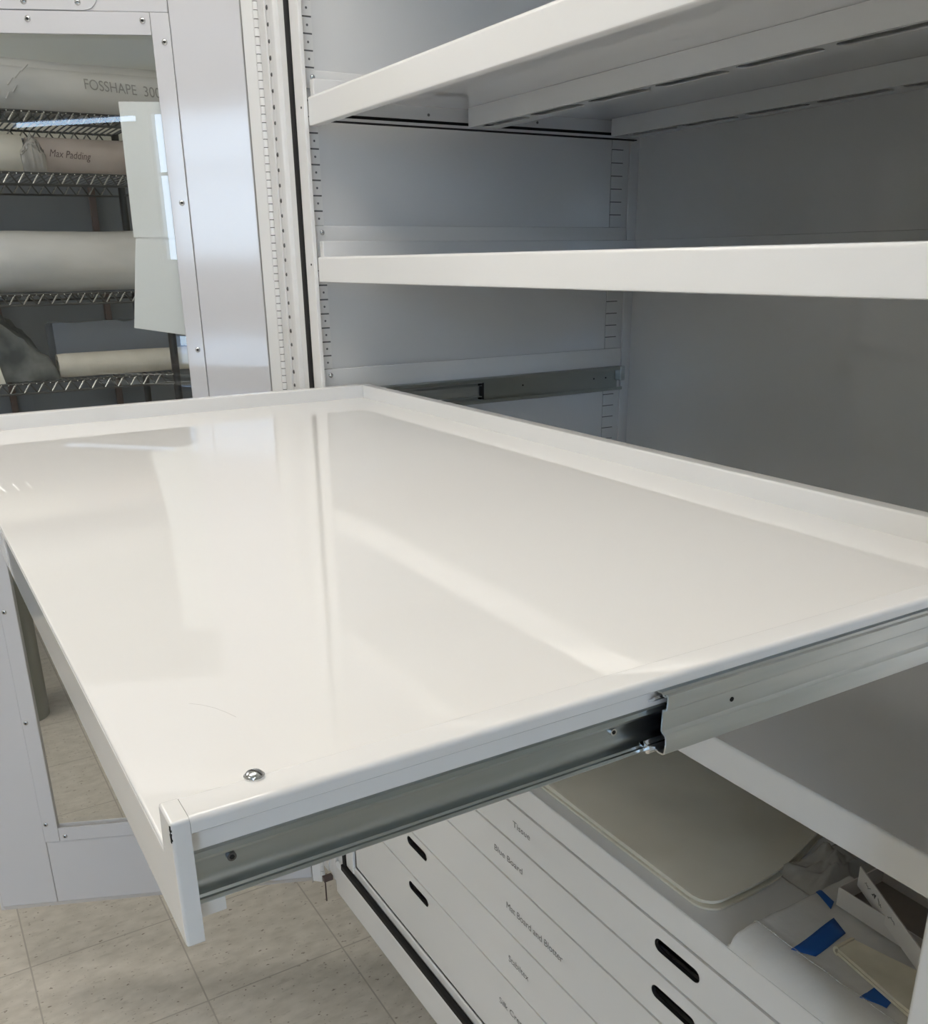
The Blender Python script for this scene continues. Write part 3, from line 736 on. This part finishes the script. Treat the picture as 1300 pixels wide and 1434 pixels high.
text('Max Padding', (.0, .118, 0, .020), (0, 1, -.06), (0, 0, 1), (-1.8372, -.066, zz + .047), INK3, r2, shear=.35)
tag(slab(14, 14, lambda u, v: (-1.829 + v * .012 + abs(nz(u, v, 5, .012)), -.145 + u * .062 + nz(v, u, 4, .01, 3), zz + .01 + .098 * (1 - abs(u - .5)) * (1 - .35 * v) + nz(u, v, 7, .014, 8)), lambda u, v: (-1.829 + v * .02, -.145 + u * .062, zz + .001)).build('plastic_wrap', POLYC, ang=180, loc=(-1.85, -.1, zz)),
    'crumpled clear plastic between the cream roll and the brown roll', 'plastic film')
zz = RZ[2] + .001
roll('film_roll', -1.895, -.9, .36, zz, .088, ROLLW, 'big plastic wrapped white roll alone on the third rack shelf', wob=.004)
zz = RZ[3] + .001
roll('padding_roll', -1.875, -.13, .45, zz, .037, ROLLG, 'slim cream roll at the front of the lowest rack shelf', wob=.001)
m = slab(20, 10, lambda u, v: (-1.93 - v * .16, -.12 + u * .5, zz + .165 - .01 * v + nz(u * 3, v, 4, .010)), lambda u, v: (-1.93 - v * .16, -.12 + u * .5, zz))
tag(m.build('wrapped_bundle', SLATE, ang=70, loc=(-2.0, .1, zz)), 'slate blue wrapped bundle behind the slim cream roll on the lowest rack shelf', 'bundle')
m = slab(20, 14, lambda u, v: (-1.84 - v * .2, -.47 + u * .33 + nz(u, v, 3, .02), zz + .03 + .20 * math.sin(math.pi * min(1, .15 + u * .85)) * (.75 + .25 * v) + nz(u * 3, v * 3, 3, .03, 5)), lambda u, v: (-1.835 - v * .21, -.47 + u * .34, zz))
tag(m.build('plastic_bag', MURK, ang=80, loc=(-1.93, -.3, zz)), 'dark smoky plastic bag at the left of the lowest rack shelf', 'plastic bag')
m = MB(); m.prism([(-.46, zz), (-.296, zz), (-.306, zz + .06), (-.33, zz + .165), (-.46, zz + .165)], YZ, -1.832, -1.806)
tag(m.build('foam_block', ROLLG, loc=(-1.82, -.4, zz)), 'white foam offcut at the left edge of the lowest rack shelf', 'foam')
# tall roll standing on the floor
m = MB(); m.cyl((-1.83, -.425, 0), (-1.83, -.425, .86), .085, 40)
tag(m.build('standing_roll', STAND, loc=(-1.83, -.425, 0)), 'olive grey roll standing on the floor, seen low through the door glass', 'roll')
# dark uprights fixed to the wall behind the rack
for y, lab in ((.219, 'dark brown upright on the wall behind the rack, nearer the cabinet'), (-.19, 'dark brown upright on the wall behind the rack, farther left')):
    m = MB(); m.box(XL + .012, XL + .04, y - .012, y + .012, .5, 1.9, bev=.002)
    tag(m.build('wall_upright', BROWN, loc=(XL, y, .5)), lab, 'wall upright', 'wall uprights')

# ------------------------------------------------------------------ sky, camera, view
wd = bpy.data.worlds.new('sky'); scn.world = wd; wd.use_nodes = True
nt = wd.node_tree; bg = nt.nodes['Background']
tc = nt.nodes.new('ShaderNodeTexCoord'); sp = nt.nodes.new('ShaderNodeSeparateXYZ'); cr_ = nt.nodes.new('ShaderNodeValToRGB')
nt.links.new(tc.outputs['Generated'], sp.inputs[0]); nt.links.new(sp.outputs['Z'], cr_.inputs[0]); nt.links.new(cr_.outputs[0], bg.inputs[0])
cr_.color_ramp.elements[0].position = .0; cr_.color_ramp.elements[0].color = (.62, .79, 1, 1)
cr_.color_ramp.elements[1].position = .7; cr_.color_ramp.elements[1].color = (.42, .62, 1, 1)
bg.inputs[1].default_value = 22.0

cam = bpy.data.cameras.new('camera'); co = bpy.data.objects.new('camera', cam); COL.objects.link(co); scn.camera = co
yaw, pit, rol = R(30.6048), R(-20.2059), R(-.8647); F_, U0, V0 = 1310.0, 647.77, 846.29
fw = Vector((-math.cos(yaw) * math.cos(pit), math.sin(yaw) * math.cos(pit), math.sin(pit)))
rt = fw.cross(Vector((0, 0, 1))).normalized(); up = rt.cross(fw)
r2_ = rt * math.cos(rol) + up * math.sin(rol); u2_ = -rt * math.sin(rol) + up * math.cos(rol)
co.matrix_world = Matrix(((r2_.x, u2_.x, -fw.x, 1.4223), (r2_.y, u2_.y, -fw.y, -.5927), (r2_.z, u2_.z, -fw.z, 1.4454), (0, 0, 0, 1)))
cam.sensor_fit = 'VERTICAL'; cam.sensor_height = 24; cam.lens = F_ * 24 / 1434
cam.shift_x = (650 - U0) / 1434; cam.shift_y = (V0 - 717) / 1434
cam.clip_start = .02; cam.clip_end = 200

v = scn.view_settings; v.view_transform = 'Standard'; v.look = 'None'; v.gamma = 1; v.use_curve_mapping = False
v.exposure = -1.0
scn.cycles.use_denoising = True
scn.cycles.max_bounces = 12; scn.cycles.diffuse_bounces = 6; scn.cycles.transparent_max_bounces = 24
scn.cycles.sample_clamp_indirect = 12
